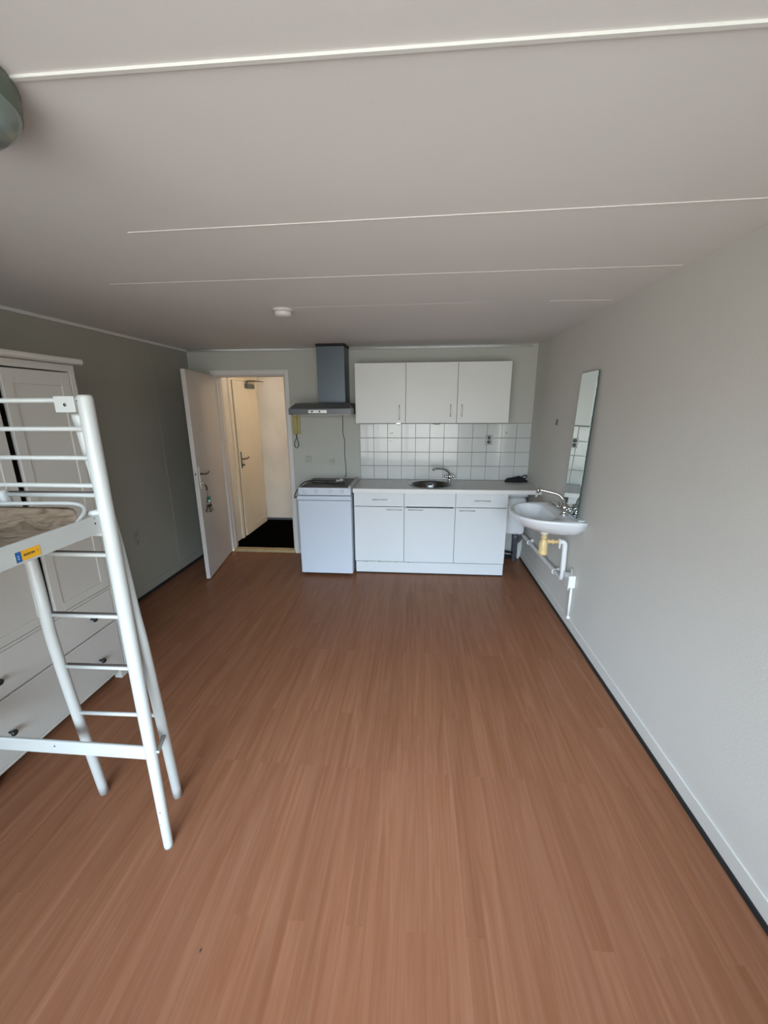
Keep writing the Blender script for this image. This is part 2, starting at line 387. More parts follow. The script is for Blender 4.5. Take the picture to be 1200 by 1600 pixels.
# ------------------------------------------------------------------ keys hanging in the lock
def leafpt(x, y, z):
    return Vector((-3.368 + x * math.cos(A1) - y * math.sin(A1), -.004 + x * math.sin(A1) + y * math.cos(A1), z))
kp = leafpt(.77, .036, .958)
ks = thing('key_bunch', 'bunch of keys with green fob hanging from the lock of the open white door', 'keys', kp, A1 - .6)
ks.scale = (1.25, 1.25, 1.2)
b = B(); box(b, -.0015, .0015, -.004, .018, -.012, .0); box(b, -.002, .002, .008, .026, -.045, -.01, .0008); obj('key', b, 'keymetal', ks)
b = B(); tube(b, [(.008 * math.sin(a), .02, -.052 + .016 * math.cos(a)) for a in [i * math.pi / 8 for i in range(16)]], .0013, 6, True)
tube(b, [(.02 * math.sin(a), .022, -.125 + .032 * math.cos(a) - .005) for a in [i * math.pi / 8 for i in range(16)]], .0014, 6, True)
tube(b, spline([(0, .02, -.066), (.002, .021, -.08), (0, .021, -.098)], 4), .0022, 6); obj('key_ring', b, 'keymetal', ks)
b = B(); box(b, -.016, .014, .018, .03, -.145, -.095, .004); fob = obj('key_fob', b, 'green', ks)
obj('fob_window', bx(-.009, .007, .03, .0312, -.138, -.122, .0005), 'edge', fob)
for i, (ax, l) in enumerate(((-.35, .062), (-.15, .07), (.05, .066), (.22, .068), (.4, .06), (.55, .05))):
    b = B(); lathe(b, [(0, -.0012), (.011, -.0012), (.011, .0012), (0, .0012)], (0, 0, -.011), 'Y', 14); box(b, -.0035, .0035, -.0012, .0012, -l, -.018)
    box(b, .0035, .0065, -.001, .001, -l + .004, -l + .018)
    k = obj('key', b, 'keymetal', ks); k.location = (ax * .035, .018 + .003 * i, -.158); k.rotation_euler = (0, -ax, .5 * (i % 3 - 1))

# ------------------------------------------------------------------ ceiling things
t = thing('smoke_detector', 'round white smoke detector on the ceiling', 'smoke detector', (-2.03, -1.685, H))
b = B(); lathe(b, [(0, 0), (.062, 0), (.062, -.010), (.058, -.013), (0, -.013)], seg=40); obj('base', b, 'plasticwhite', t)
b = B(); lathe(b, [(0, -.016), (.052, -.016), (.055, -.02), (.052, -.034), (.043, -.042), (.02, -.044), (0, -.044)], seg=40)
for i in range(20):
    a = i * math.pi / 10; box(b, -.0015, .0015, -.0015, .0015, -.017, -.012)
    bmesh.ops.translate(b, vec=(.05 * math.cos(a), .05 * math.sin(a), 0), verts=b.verts[-8:])
obj('cap', b, 'plasticwhite', t)
t = thing('ceiling_lamp', 'grey-green glass dome lamp on the ceiling above the bed, switched off', 'lamp', (-2.06, -3.57, H))
b = B(); lathe(b, [(0, 0), (.138, 0), (.141, -.008), (.138, -.045), (.131, -.05), (0, -.05)], seg=48); obj('rim', b, 'lamprim', t)
b = B(); lathe(b, [(.136, -.03), (.138, -.04), (.131, -.062), (.108, -.082), (.07, -.094), (0, -.098)], seg=48); obj('lamp_shade', b, 'lampglass', t)

# ------------------------------------------------------------------ kitchen: base units
CZ = .892; YF = -.531
def bow(bm, x0, x1, y, z, out=.022, r=.004, vert=False):
    """slim bow handle, straight grip with two feet"""
    if vert: P = [(x0, y, z), (x0, y - out, z + .008), (x0, y - out - .004, (z + x1) / 2), (x0, y - out, x1 - .008), (x0, y, x1)]
    else: P = [(x0, y, z), (x0 + .004, y - out, z), (x1 - .004, y - out, z), (x1, y, z)]
    return tube(bm, spline(P, 4) if vert else P, r, 8)
def base_unit(x0, label, handles, doorlift=0):
    t = thing('base_cabinet', label, 'cabinet', (x0, 0, 0), group='base cabinets under the worktop')
    b = B(); W = .5
    box(b, .001, .017, YF + .018, -.012, .128, CZ - .042); box(b, W - .017, W - .001, YF + .018, -.012, .128, CZ - .042)
    box(b, .017, W - .017, YF + .018, -.012, .128, .144); box(b, .017, W - .017, -.018, -.012, .144, CZ - .042)
    box(b, .017, W - .017, YF + .018, YF + .06, CZ - .06, CZ - .042)
    obj('body', b, 'carcass', t)
    d = obj('door', bx(.002, W - .002, YF, YF + .017, .134, .708 - doorlift, .0012, 1), 'white', t)
    a, c = handles[1]; b = B(); bow(b, a, c, YF, .684); obj('handle', b, 'nickel', d)
    f = obj('drawer', bx(.002, W - .002, YF, YF + .017, .714, CZ - .043, .0012, 1), 'white', t)
    if handles[0]:
        a, c = handles[0]; b = B(); bow(b, a, c, YF, .784); obj('handle', b, 'nickel', f)
    return t
base_unit(-1.8, 'white base cabinet beside the refrigerator, drawer on top', ((.19, .335), (.33, .475)))
c2 = base_unit(-1.3, 'white base cabinet under the round sink, drawer front without handle', (None, (.04, .185)), .006)
base_unit(-.8, 'white base cabinet nearest the washbasin, drawer on top', ((.18, .33), (.04, .19)))
tp = thing('plinth_panel', 'white plinth board along the floor below the base cabinets', 'plinth', (0, 0, 0))
b = bx(-1.792, -.305, YF + .004, YF + .02, .012, .127, .0015, 1); obj('board', b, 'white', tp)
for i in range(9):
    b = B(); x = random.uniform(-1.75, -.9); box(b, x, x + random.uniform(.006, .03), YF + .0025, YF + .005, .1245, .1245 + random.uniform(.001, .0035)); obj('chipped_edge', b, 'dirt', tp)
obj('bottom_gap', bx(-1.79, -.306, YF + .012, YF + .02, 0, .012), 'gap', tp)
b = B(); slab_hole(b, -1.806, -.002, YF - .017, -.001, CZ - .04, CZ, -1.04, -.29, .196, mi=1)
tag(obj('worktop', b, ['worktop', 'edge']), 'grey laminate worktop with white front edge across the base cabinets', 'worktop')
# sink
t = thing('round_sink', 'round stainless steel sink sunk into the worktop', 'sink', (-1.04, -.29, CZ))
b = B(); lathe(b, [(.195, .001), (.214, .001), (.217, .0035), (.205, .005), (.193, .004), (.186, -.004), (.178, -.05), (.168, -.11), (.14, -.135), (.06, -.145), (.036, -.147), (.034, -.152), (0, -.152)], seg=64); obj('bowl', b, 'steel', t)
b = B(); lathe(b, [(0, -.147), (.02, -.147), (.03, -.149), (.033, -.1515)], seg=32)
for i in range(6): lathe(b, [(0, -.1462), (.004, -.1462), (.004, -.147)], (.014 * math.cos(i), .014 * math.sin(i), 0), seg=8)
obj('drain', b, 'chrome', t)
b = B(); box(b, -.022, .022, .171, .176, -.042, -.026, .002); obj('overflow', b, 'black', t)
# kitchen tap
t = thing('kitchen_tap', 'chrome two-handle kitchen tap behind the round sink', 'tap', (-.835, -.115, CZ))
b = B(); lathe(b, [(0, 0), (.026, 0), (.026, .006), (.018, .012), (.016, .035), (.02, .042), (.022, .06), (.016, .072), (0, .074)], seg=24); obj('body', b, 'chrome', t)
b = B(); tube(b, spline([(0, 0, .065), (-.01, -.01, .10), (-.055, -.028, .135), (-.10, -.045, .145), (-.17, -.07, .150)], 6), .0105, 12)
lathe(b, [(0, -.018), (.013, -.018), (.013, .008), (0, .01)], (-.172, -.071, .148), seg=16); obj('spout', b, 'chrome', t)
for sx, sy in ((-1, -.35), (1, -.35)):
    b = B(); tube(b, [(0, 0, .048), (sx * .03, sy * .03, .056)], .009, 10)
    c = Vector((sx * .042, sy * .042, .06)); lathe(b, [(0, -.012), (.014, -.012), (.018, -.004), (.018, .006), (.012, .014), (0, .015)], c, seg=14)
    obj('tap_handle', b, 'chrome', t)
# black pouch
t = thing('black_pouch', 'flat black pouch with small loop lying at the right end of the worktop', 'pouch', (-.14, -.105, CZ))
b = B(); R = []
for i in range(13):
    u = -1 + 2 * i / 12; hw = .115; h = .060 * math.sqrt(max(.02, 1 - u * u * .92)) * (1 + .12 * math.sin(5 * u)) * (.95 + .08 * u); d = .06 * math.sqrt(max(.03, 1 - u * u * .95))
    R.append([(u * hw, d * math.cos(a) * (1 + .05 * math.sin(3 * a + i)), max(.001, h * .5 + h * .5 * math.sin(a) * (1 + .08 * math.sin(4 * a + 2 * i)))) for a in [k * math.pi / 8 for k in range(16)]])
loft(b, R); obj('body', b, 'blackcloth', t)
b = B(); tube(b, spline([(.05, 0, .045), (.07, 0, .065), (.09, .0, .072), (.105, 0, .066), (.10, 0, .045), (.085, 0, .035)], 5), .0055, 8); obj('loop', b, 'blackcloth', t)

# ------------------------------------------------------------------ backsplash
t = thing('tile_backsplash', 'white square wall tiles between worktop and wall cabinets', 'backsplash', (0, 0, CZ)); t['kind'] = 'structure'
obj('grout', bx(-1.802, -.0005, -.0055, -.0005, .001, .602), 'grout', t)
b = B()
for i in range(12):
    for j in range(4): box(b, -1.8 + i * .15 + .0018, -1.8 + (i + 1) * .15 - .0018, -.0085, -.0045, j * .15 + .0028, (j + 1) * .15 - .0018, .0012, 1)
obj('tiles', b, 'tile', t)
b = B()
for x, z in ((-1.475, .497), (-1.455, .505), (-1.45, .50), (-1.47, .42), (-.255, .50), (-.25, .506)): lathe(b, [(0, -.0092), (.004, -.0092), (.004, -.008)], (x, 0, z), 'Y', 10)
obj('drill_hole', b, 'dirt', t)['kind'] = 'stuff'

def socket(name, label, cat, c, w, h, n=1, switch=False, normal='Y', group=None, plate='plate'):
    t = thing(name, label, cat, c, 0 if normal == 'Y' else (-math.pi / 2 if normal == 'X' else math.pi / 2), group)
    obj('plate', bx(-w / 2, w / 2, -.010, 0, -h / 2, h / 2, .003), plate, t)
    if n > 1 and normal == 'Y': obj('outline', bx(-w / 2 - .003, w / 2 + .003, -.004, 0, -h / 2 - .003, h / 2 + .003), 'hoodgrey', t)
    if switch: obj('rocker', bx(-w * .36, w * .36, -.014, -.009, -h * .36, h * .36, .002), 'plate', t)
    else:
        for k in range(n):
            z = (k - (n - 1) / 2) * h * .47; r = min(w, h / n) * .40
            b = B(); lathe(b, [(r, -.0125), (r * .96, -.0125), (r * .9, -.0102), (0, -.0102)], (0, 0, z), 'Y', 24); lathe(b, [(r, -.0125), (r, -.009)], (0, 0, z), 'Y', 24)
            so = obj('outlet', b, 'hoodgrey' if n > 1 and normal == 'Y' else plate, t)
            b = B()
            for s in (-1, 1): lathe(b, [(0, -.0112), (.0035, -.0112), (.0035, -.010)], (s * .0095, 0, z), 'Y', 8)
            obj('contact_hole', b, 'black', so)
    return t
socket('wall_socket', 'double socket on the white tiles above the worktop', 'socket', (-.430, -.0088, 1.322), .062, .095, 2)
socket('wall_socket', 'single socket on the wall above the cooktop', 'socket', (-2.117, 0, 1.081), .072, .076)
socket('light_switch', 'square light switch left of the socket above the cooktop', 'switch', (-2.379, 0, 1.112), .062, .066, switch=True)
socket('wall_socket', 'old double socket low on the shaded left wall beside the wardrobe', 'socket', (XL, -1.19, .549), .06, .12, 2, normal='L', plate='wall_dim')

# ------------------------------------------------------------------ wall cabinets
ZW0, ZW1, YW = 1.508, 2.075, -.290
def wall_unit(x0, label, hx, hz0, hz1):
    t = thing('wall_cabinet', label, 'cabinet', (x0, 0, ZW0), group='wall cabinets above the tiles')
    hh = ZW1 - ZW0; b = B(); box(b, .001, .499, YW + .018, -.002, 0.0, .016); box(b, .001, .499, YW + .018, -.002, hh - .016, hh)
    box(b, .001, .017, YW + .018, -.002, .016, hh - .016); box(b, .483, .499, YW + .018, -.002, .016, hh - .016); box(b, .017, .483, -.01, -.002, .016, hh - .016)
    obj('body', b, 'whitewarm', t)
    d = obj('door', bx(.002, .498, YW, YW + .017, .0, hh, .0012, 1), 'whitewarm', t)
    b = B(); bow(b, hx, hz1 - ZW0, YW, hz0 - ZW0, .024, .0045, True); obj('handle', b, 'nickel', d)
wall_unit(-1.8, 'white wall cabinet beside the range hood', .438, 1.545, 1.68)
wall_unit(-1.3, 'white wall cabinet in the middle, handle at its lower right', .438, 1.572, 1.682)
wall_unit(-.8, 'white wall cabinet nearest the mirror, handle at its lower left', .045, 1.572, 1.682)
b = B(); box(b, -.02, .02, -.03, .0, -.007, 0, .001); lathe(b, [(0, -.02), (.009, -.018), (.012, -.008), (.01, -.006), (0, -.006)], (0, -.015, 0), seg=16)
o = tag(obj('cabinet_hook', b, 'chrome'), 'small chrome hook under the wall cabinet beside the hood', 'hook'); o.location = (-1.372, -.24, ZW0)
b = B(); tube(b, spline([(-.03, 0, 0), (-.03, 0, -.012), (0, 0, -.014), (.03, 0, -.012), (.03, 0, 0)], 4), .003, 8)
o = tag(obj('wire_hook', b, 'hoodgrey'), 'flat dark wire hook under the middle wall cabinet', 'hook'); o.location = (-.99, -.24, ZW0)

# ------------------------------------------------------------------ range hood
t = thing('range_hood', 'grey steel range hood with square chimney above the cooktop', 'range hood', (-2.112, 0, 1.597))
def rect(x0, x1, y0, y1, z): return [(x0, y0, z), (x1, y0, z), (x1, y1, z), (x0, y1, z)]
b = B(); loft(b, [rect(-.302, .302, -.5, -.002, 0), rect(-.302, .302, -.5, -.002, .055)], smooth=False); obj('canopy', b, 'hoodgrey', t)
b = B(); loft(b, [rect(-.301, .301, -.499, -.003, .056), rect(-.255, .26, -.42, -.003, .105), rect(-.20, .22, -.30, -.003, .112)], smooth=False); obj('canopy_top', b, 'hoodgrey', t)
b = B(); box(b, -.062, .212, -.265, -.002, .113, 2.238 - 1.597, .002, 1); ch = obj('chimney', b, 'hood', t)
obj('chimney_collar', bx(-.067, .217, -.27, -.002, 2.238 - 1.597, H - 1.597 - .001), 'gap', ch)
cp = obj('control_panel', bx(-.11, .07, -.505, -.499, .014, .044, .002), 'nickel', t)
for x in (-.072, .0):
    b = B(); lathe(b, [(0, -.512), (.007, -.512), (.008, -.505)], (x, 0, .029), 'Y', 12); obj('slide_switch', b, 'black', cp)
obj('grease_filter', bx(-.27, .27, -.46, -.05, -.003, .002), 'nickel', t)

# intercom phone
t = thing('intercom_phone', 'yellowed intercom handset hanging beside the door frame', 'intercom', (-2.492, 0, 1.383))
obj('base', bx(-.040, .040, -.022, 0, 0, .235, .005), 'cream', t)
b = B(); box(b, -.012, .016, -.05, -.022, .04, .19, .006); box(b, -.014, .018, -.058, -.022, .18, .228, .008); box(b, -.014, .018, -.058, -.022, .004, .05, .008); obj('handset', b, 'cream', t)
b = B(); P = spline([(-.005, -.03, .004), (-.006, -.025, -.04), (-.03, -.022, -.09), (-.028, -.02, -.135), (-.005, -.02, -.15), (.014, -.02, -.12), (.006, -.02, -.07), (-.003, -.018, -.02), (-.008, -.016, .0)], 14)
Q = []
for i in range(len(P) - 1):
    for k in range(3):
        p = P[i].lerp(P[i + 1], k / 3); a = (i * 3 + k) * 2.1; Q.append(p + Vector((math.cos(a) * .0035, math.sin(a) * .0035, 0)))
tube(b, Q, .0022, 5); obj('coiled_cord', b, 'hoodgrey', t)

# hood cable
b = B(); tube(b, spline([(-1.985, -.012, 1.600), (-1.982, -.008, 1.52), (-1.985, -.008, 1.40), (-1.968, -.008, 1.30), (-1.972, -.008, 1.15), (-1.962, -.010, 1.02), (-1.960, -.03, .945), (-1.968, -.06, .925)], 6), .0032, 6)
tag(obj('hood_cable', b, 'black'), 'thin black cable hanging from the hood down to the cooktop', 'cable')

# ------------------------------------------------------------------ refrigerator and cooktop
t = thing('refrigerator', 'white tabletop refrigerator between doorway and base cabinets', 'refrigerator', (-2.075, -.34, 0))
x0, x1 = -.265, .262
b = B(); box(b, x0, x1, -.235, .28, .018, .832, .004); obj('cabinet', b, 'fridge', t)
obj('door', bx(x0, x1, -.285, -.238, .026, .785, .007), 'fridge', t)
obj('top_panel', bx(x0 - .003, x1 + .002, -.29, -.236, .790, .832, .004), 'fridge', t)
b = B(); box(b, -.020, -.011, -.2862, -.2855, .728, .736); box(b, -.007, .003, -.2862, -.2855, .728, .736); box(b, .007, .016, -.2862, -.2855, .728, .736); obj('badge', b, 'nickel', t)
for sx in (x0 + .04, x1 - .04):
    for sy in (-.22, .22):
        b = B(); lathe(b, [(0, 0), (.017, 0), (.017, .012), (.008, .018), (0, .018)], (sx, sy, 0), seg=12); obj('foot', b, 'black', t)
t = thing('cooktop', 'white four-knob tabletop cooktop on top of the refrigerator', 'cooktop', (-2.072, -.34, .834))
b = B(); box(b, -.258, .258, -.285, .24, .004, .078, .004); obj('body', b, 'fridge', t)
obj('glass_plate', bx(-.238, .238, -.262, .23, .078, .0815, .001, 1), 'glass_top', t)
b = bx(.235, .259, -.275, .235, .0785, .096, .004); obj('raised_side', b, 'plate', t)
for x, y, r in ((-.12, -.13, .075), (.12, -.13, .09), (-.12, .1, .09), (.11, .1, .075)):
    b = B(); lathe(b, [(r - .002, .0817), (r, .0817)], (x, y, 0), seg=40); obj('heating_zone', b, 'hoodgrey', t)
for x in (-.187, -.075, .068, .175):
    b = B(); lathe(b, [(0, -.305), (.014, -.305), (.0165, -.301), (.018, -.285)], (x, 0, .040), 'Y', 24); box(b, x - .0025, x + .0025, -.309, -.303, .028, .052, .001); k = obj('knob', b, 'fridge', t)
obj('seam', bx(-.25, .25, -.27, .2, .0, .004), 'gap', t)
t = thing('power_cord', 'black power cord with clear plug looped over the left side of the cooktop', 'cord', (0, 0, .9165))
b = B(); tube(b, spline([(-2.00, -.33, .014), (-2.08, -.335, .011), (-2.18, -.31, .010), (-2.26, -.36, .018), (-2.315, -.48, .015), (-2.350, -.60, -.04), (-2.362, -.64, -.085), (-2.352, -.655, -.100), (-2.338, -.645, -.080)], 7), .0052, 8)
obj('upper_cord', b, 'black', t)
b = B(); tube(b, spline([(-2.26, -.36, .006), (-2.20, -.42, .006), (-2.10, -.40, .006), (-2.02, -.45, .006), (-1.95, -.46, .008), (-1.905, -.45, .012), (-1.915, -.40, .012), (-1.935, -.36, .012)], 7), .0052, 8)
obj('lower_cord', b, 'black', t)
b = B(); box(b, -2.012, -1.975, -.345, -.315, .002, .026, .006); lathe(b, [(0, 0), (.019, 0), (.019, .022), (.012, .034), (0, .034)], (-1.975, -.33, .021), 'X', 16)
tube(b, [(-1.944, -.338, .021), (-1.924, -.338, .021)], .0024, 6); tube(b, [(-1.944, -.322, .021), (-1.924, -.322, .021)], .0024, 6); obj('plug', b, 'plate', t)

# ------------------------------------------------------------------ corner below the worktop
t = thing('water_heater', 'white box water heater under the worktop in the corner behind the washbasin', 'water heater', (-.17, -.15, .36))
b = bx(-.118, .118, -.125, .125, 0, .40, .035, 4); obj('body', b, 'porcelain', t, smooth=True)
b = bx(-.125, .125, -.132, .132, .405, .45, .018, 3); obj('lid', b, 'porcelain', t, smooth=True)
t = thing('drain_stack', 'dark grey upright drain pipe in the corner beside the base cabinet', 'pipe', (-.095, -.07, 0))
b = B(); lathe(b, [(0, 0), (.030, 0), (.030, .26), (.033, .262), (.033, .30), (.028, .302), (.026, .335), (0, .335)], seg=20); obj('pipe', b, 'greypvc', t)
b = B(); tube(b, spline([(.0, 0, .20), (.03, -.03, .24), (.045, -.07, .30)], 5), .018, 12); obj('branch', b, 'greypvc', t)
b = B(); tube(b, [(-.02, 0, .04), (-.19, .0, .05)], .022, 12); tube(b, [(-.02, -.03, .10), (-.19, -.02, .12)], .012, 10); obj('floor_pipe', b, 'black', t)

# ------------------------------------------------------------------ wash basin
BY = -1.285
t = thing('wash_basin', 'white oval porcelain washbasin mounted on the right wall', 'washbasin', (0, BY, .88))
def dshape(hw, dep, z, xb=-.001, n=40, off=0):
    """D outline: straight at the wall (x=xb), rounded towards the room"""
    out = []
    for i in range(n + 1):
        a = math.pi * i / n; s = math.sin(a); c = math.cos(a)
        e = .78
        x = xb - dep * (abs(s) ** e); y = off + hw * (abs(c) ** e) * (1 if c >= 0 else -1)
        out.append((x, y, z))
    return out
def oval(cx, cy, rx, ry, z, n=41):
    return [(cx - rx * math.sin(2 * math.pi * (i + .5) / n - math.pi * 0) * 1.0, cy + ry * math.cos(2 * math.pi * (i + .5) / n), z) for i in range(n)]
outer = [dshape(.10, .12, -.150), dshape(.17, .24, -.140), dshape(.255, .36, -.105), dshape(.305, .425, -.06), dshape(.325, .447, -.02), dshape(.330, .450, -.006), dshape(.328, .447, .0), dshape(.322, .440, .003)]
b = B()
R = [[b.verts.new(p) for p in r] for r in outer]
n = len(R[0])
for a, c in zip(R, R[1:]):
    for k in range(n):
        f = b.faces.new((a[k], a[(k + 1) % n], c[(k + 1) % n], c[k])); f.smooth = k < n - 1
b.faces.new(R[0][::-1])
# bowl: inner rings mapped from the same parameterisation
def inner(f, z):
    out = []
    cx, rx, ry = -.262, .155, .262
    for i in range(n):
        p = outer[-1][i]; a = math.atan2((p[1]) / .322, (p[0] + .225) / -.225)
        out.append((cx - rx * math.cos(a) * f, ry * math.sin(a) * f, z))
    return out
I = [[b.verts.new(p) for p in inner(f, z)] for f, z in ((1.0, .001), (.985, -.004), (.94, -.035), (.85, -.075), (.68, -.105), (.42, -.122), (.12, -.128))]
seq = [R[-1]] + I
for a, c in zip(seq, seq[1:]):
    for k in range(n):
        f = b.faces.new((a[k], a[(k + 1) % n], c[(k + 1) % n], c[k])); f.smooth = True
b.faces.new(I[-1])
bs = obj('basin', b, 'porcelain', t)
b = B(); lathe(b, [(0, -.127), (.018, -.127), (.024, -.125), (.026, -.128)], (-.262, 0, 0), seg=20); obj('drain', b, 'chrome', t)
b = B(); box(b, -.1235, -.119, -.012, .012, -.050, -.040, .001); obj('overflow', b, 'gap', t)
b = bx(-.048, -.002, -.29, .29, .0025, .010, .003); obj('back_ledge', b, 'porcelain', t)
# basin tap
t = thing('basin_tap', 'chrome basin tap with long swivel spout on the washbasin', 'tap', (-.090, -1.400, .8838))
t.scale = (1.15, 1.15, 1.15)
b = B(); lathe(b, [(0, 0), (.026, 0), (.026, .008), (.017, .014), (.017, .03), (.027, .036), (.030, .055), (.022, .07), (.014, .078), (0, .078)], seg=24); obj('body', b, 'chrome', t)
b = B(); tube(b, spline([(0, 0, .065), (-.004, .012, .095), (-.03, .03, .125), (-.075, .05, .138), (-.145, .075, .150)], 6), .010, 12)
lathe(b, [(0, -.022), (.0125, -.022), (.0135, .004), (0, .008)], (-.150, .077, .152), seg=16); obj('spout', b, 'chrome', t)
b = B(); tube(b, [(-.151, .078, .128), (-.163, .074, .102)], [.009, .006], 10); obj('spout_hose', b, 'plate', t)
for sx, sy in ((-.25, 1), (.25, -1)):
    b = B(); c = Vector((sx * .046, sy * .046, .052)); tube(b, [(0, 0, .046), c], .011, 10)
    for k in range(4):
        a = k * math.pi / 2 + .4; tube(b, [c, c + Vector((.024 * math.cos(a), .024 * math.sin(a) * .6, .018 * math.sin(a)))], .0085, 8)
    lathe(b, [(0, -.008), (.012, -.006), (.012, .008), (0, .014)], c, seg=12); obj('tap_handle', b, 'chrome', t)
# mirror leaning
t = thing('leaning_mirror', 'frameless rectangular mirror standing on the washbasin against the right wall', 'mirror', (-.046, -1.385, .893))
t.rotation_euler = (0, math.radians(1.85), math.radians(-1.5))
b = bx(0, .006, -.150, .150, 0, 1.0); obj('glass_body', b, 'mirroredge', t)
obj('mirror_face', bx(-.0008, 0, -.148, .148, .002, .998), 'mirror', t)
# trap and waste pipe
t = thing('bottle_trap', 'yellowed bottle trap with white waste pipe below the washbasin', 'drain trap', (-.2, -1.36, 0))
b = B(); lathe(b, [(0, .752), (.032, .752), (.036, .747), (.034, .728), (.022, .722), (0, .722)], seg=20); obj('waste_flange', b, 'porcelain', t)
b = B(); lathe(b, [(0, .728), (.019, .728), (.019, .706), (.023, .704), (.023, .688), (.019, .686), (.021, .675), (.031, .655), (.033, .600), (.031, .585), (.034, .583), (.034, .565), (.027, .553), (0, .55)], seg=24); obj('bottle', b, 'trap', t)
b = B(); tube(b, [(.018, 0, .662), (.118, -.01, .664)], .0145, 14); tube(b, [(.058, -.004, .663), (.072, -.005, .663)], .021, 14); tube(b, [(.03, 0, .662), (.04, 0, .662)], .020, 14); obj('outlet_arm', b, 'trap', t)
b = B(); tube(b, spline([(.108, -.01, .664), (.135, -.012, .664), (.152, -.014, .652), (.155, -.016, .62)], 6) + [Vector((.156, -.03, .40)), Vector((.156, -.02, .375)), Vector((.157, .0, .362))] + [Vector((.159, .02, .358)), Vector((.162, 1.16, .330)), Vector((.150, 1.20, .325))], .019, 14)
tube(b, [(.106, -.01, .664), (.122, -.011, .664)], .025, 14); wp = obj('waste_pipe', b, 'pvc', t)
for y in (.15, .93):
    b = B(); tube(b, [(.160, y, .355 - (y - .02) * .0245), (.160, y + .016, .355 - (y - .02) * .0245)], .0245, 14); box(b, .175, .199, y + .002, y + .014, .345 - y * .02, .385 - y * .02); obj('pipe_clip', b, 'pvc', wp)
b = B(); lathe(b, [(0, .60), (.008, .60), (.009, .64), (0, .64)], (.13, .02, 0), seg=10); obj('pipe_stub', b, 'pvc', wp)
# socket box with conduit
t = thing('surface_socket', 'small white surface socket box with conduit low on the right wall', 'socket', (0, -1.50, .36))
b = bx(-.052, -.001, -.04, .04, -.0, .095, .004); obj('box', b, 'pvc', t)
b = bx(-.056, -.048, -.052, .043, -.01, .10, .004); obj('cover', b, 'porcelain', t)
b = B(); tube(b, [(-.012, -.005, 0), (-.012, -.005, -.262)], .0095, 10); box(b, -.024, -.001, -.016, .006, -.263, -.245, .002); obj('conduit', b, 'pvc', t)
b = B(); tube(b, spline([(-.02, .01, .093), (-.02, .0, .118), (-.015, .03, .13), (-.01, .06, .09), (-.015, .05, .03)], 5), .007, 8); obj('cable', b, 'plate', t)
# small hook on the wall
b = B(); box(b, -.008, -.001, -.013, .013, -.022, .026, .001); box(b, -.014, -.008, -.006, .006, -.018, -.008, .001)
o = tag(obj('wall_hook', b, 'keymetal'), 'small metal hook on the right wall between corner and mirror', 'hook'); o.location = (0, -.784, 1.531)

# ------------------------------------------------------------------ wardrobe
WXF = -3.04; Y0, Y1 = -3.19, -2.222
t = thing('wardrobe', 'white panelled wardrobe with two drawers against the left wall behind the bed', 'wardrobe', (-3.34, (Y0 + Y1) / 2, 0))
ox, oy = -3.34, (Y0 + Y1) / 2
def wb(bm, x0, x1, y0, y1, z0, z1, bev=.0015): return box(bm, x0 - ox, x1 - ox, y0 - oy, y1 - oy, z0, z1, bev, 1)
b = B(); wb(b, -3.62, WXF - .02, Y1 - .02, Y1, .058, 1.895); wb(b, -3.62, WXF - .02, Y0, Y0 + .02, .058, 1.895); wb(b, -3.62, -3.61, Y0 + .02, Y1 - .02, .058, 1.895)
wb(b, -3.61, WXF - .02, Y0 + .02, Y1 - .02, .058, .072); wb(b, -3.61, WXF - .02, Y0 + .02, Y1 - .02, .606, .62); wb(b, -3.61, WXF - .02, Y0 + .02, Y1 - .02, 1.88, 1.894)
obj('body', b, 'wardrobe', t)
b = B()
wb(b, WXF - .02, WXF, Y1 - .034, Y1, .058, 1.895); wb(b, WXF - .02, WXF, Y0, Y0 + .034, .058, 1.895); wb(b, WXF - .02, WXF, Y0 + .034, Y1 - .034, 1.860, 1.895)
wb(b, WXF - .02, WXF, Y0 + .034, Y1 - .034, .604, .618); wb(b, WXF - .02, WXF, Y0 + .034, Y1 - .034, .058, .073)
obj('front_frame', b, 'wardrobe', t)
b = B(); wb(b, -3.63, WXF + .055, Y0 - .05, Y1 + .012, 1.897, 1.925, .006); obj('cornice', b, 'wardrobe', t)
for yy in (Y1 - .085, Y0 + .03):
    for xx in (-3.61, WXF - .045):
        b = B(); wb(b, xx, xx + .048, yy, yy + .056, 0, .0575, .001); obj('leg', b, 'wardrobe', t)
def wdoor(ya, yb, s0, s1):
    b = B(); z0, z1 = .621, 1.853
    wb(b, WXF - .019, WXF, ya, ya + s0, z0, z1); wb(b, WXF - .019, WXF, yb - s1, yb, z0, z1)
    wb(b, WXF - .019, WXF, ya + s0, yb - s1, z1 - .068, z1); wb(b, WXF - .019, WXF, ya + s0, yb - s1, z0, z0 + .045)
    d = obj('door', b, 'wardrobe', t)
    b = B(); wb(b, WXF - .014, WXF - .005, ya + s0, yb - s1, z0 + .045, z1 - .068, 0); obj('door_panel', b, 'wardrobe', d)
    return d
wdoor(-2.632, Y1 - .040, .05, .055)
dl = wdoor(Y0 + .040, -2.672, .05, .055)
b = B(); lathe(b, [(0, 0), (.006, 0), (.006, .016), (.014, .022), (.015, .03), (0, .036)], (WXF - ox, -2.70 - oy, 1.16), 'X', 16); obj('knob', b, 'knob', dl)
for z0, z1, kz in ((.074, .384, .218), (.392, .600, .490)):
    b = B(); wb(b, WXF - .019, WXF - .001, Y0 + .037, Y1 - .040, z0, z1, .003); d = obj('drawer', b, 'wardrobe', t)
    for y in (-2.437, -2.985):
        b = B(); lathe(b, [(0, 0), (.006, 0), (.0055, .014), (.014, .021), (.015, .029), (.009, .035), (0, .036)], (WXF - ox - .001, y - oy, kz), 'X', 18); obj('knob', b, 'knob', d)

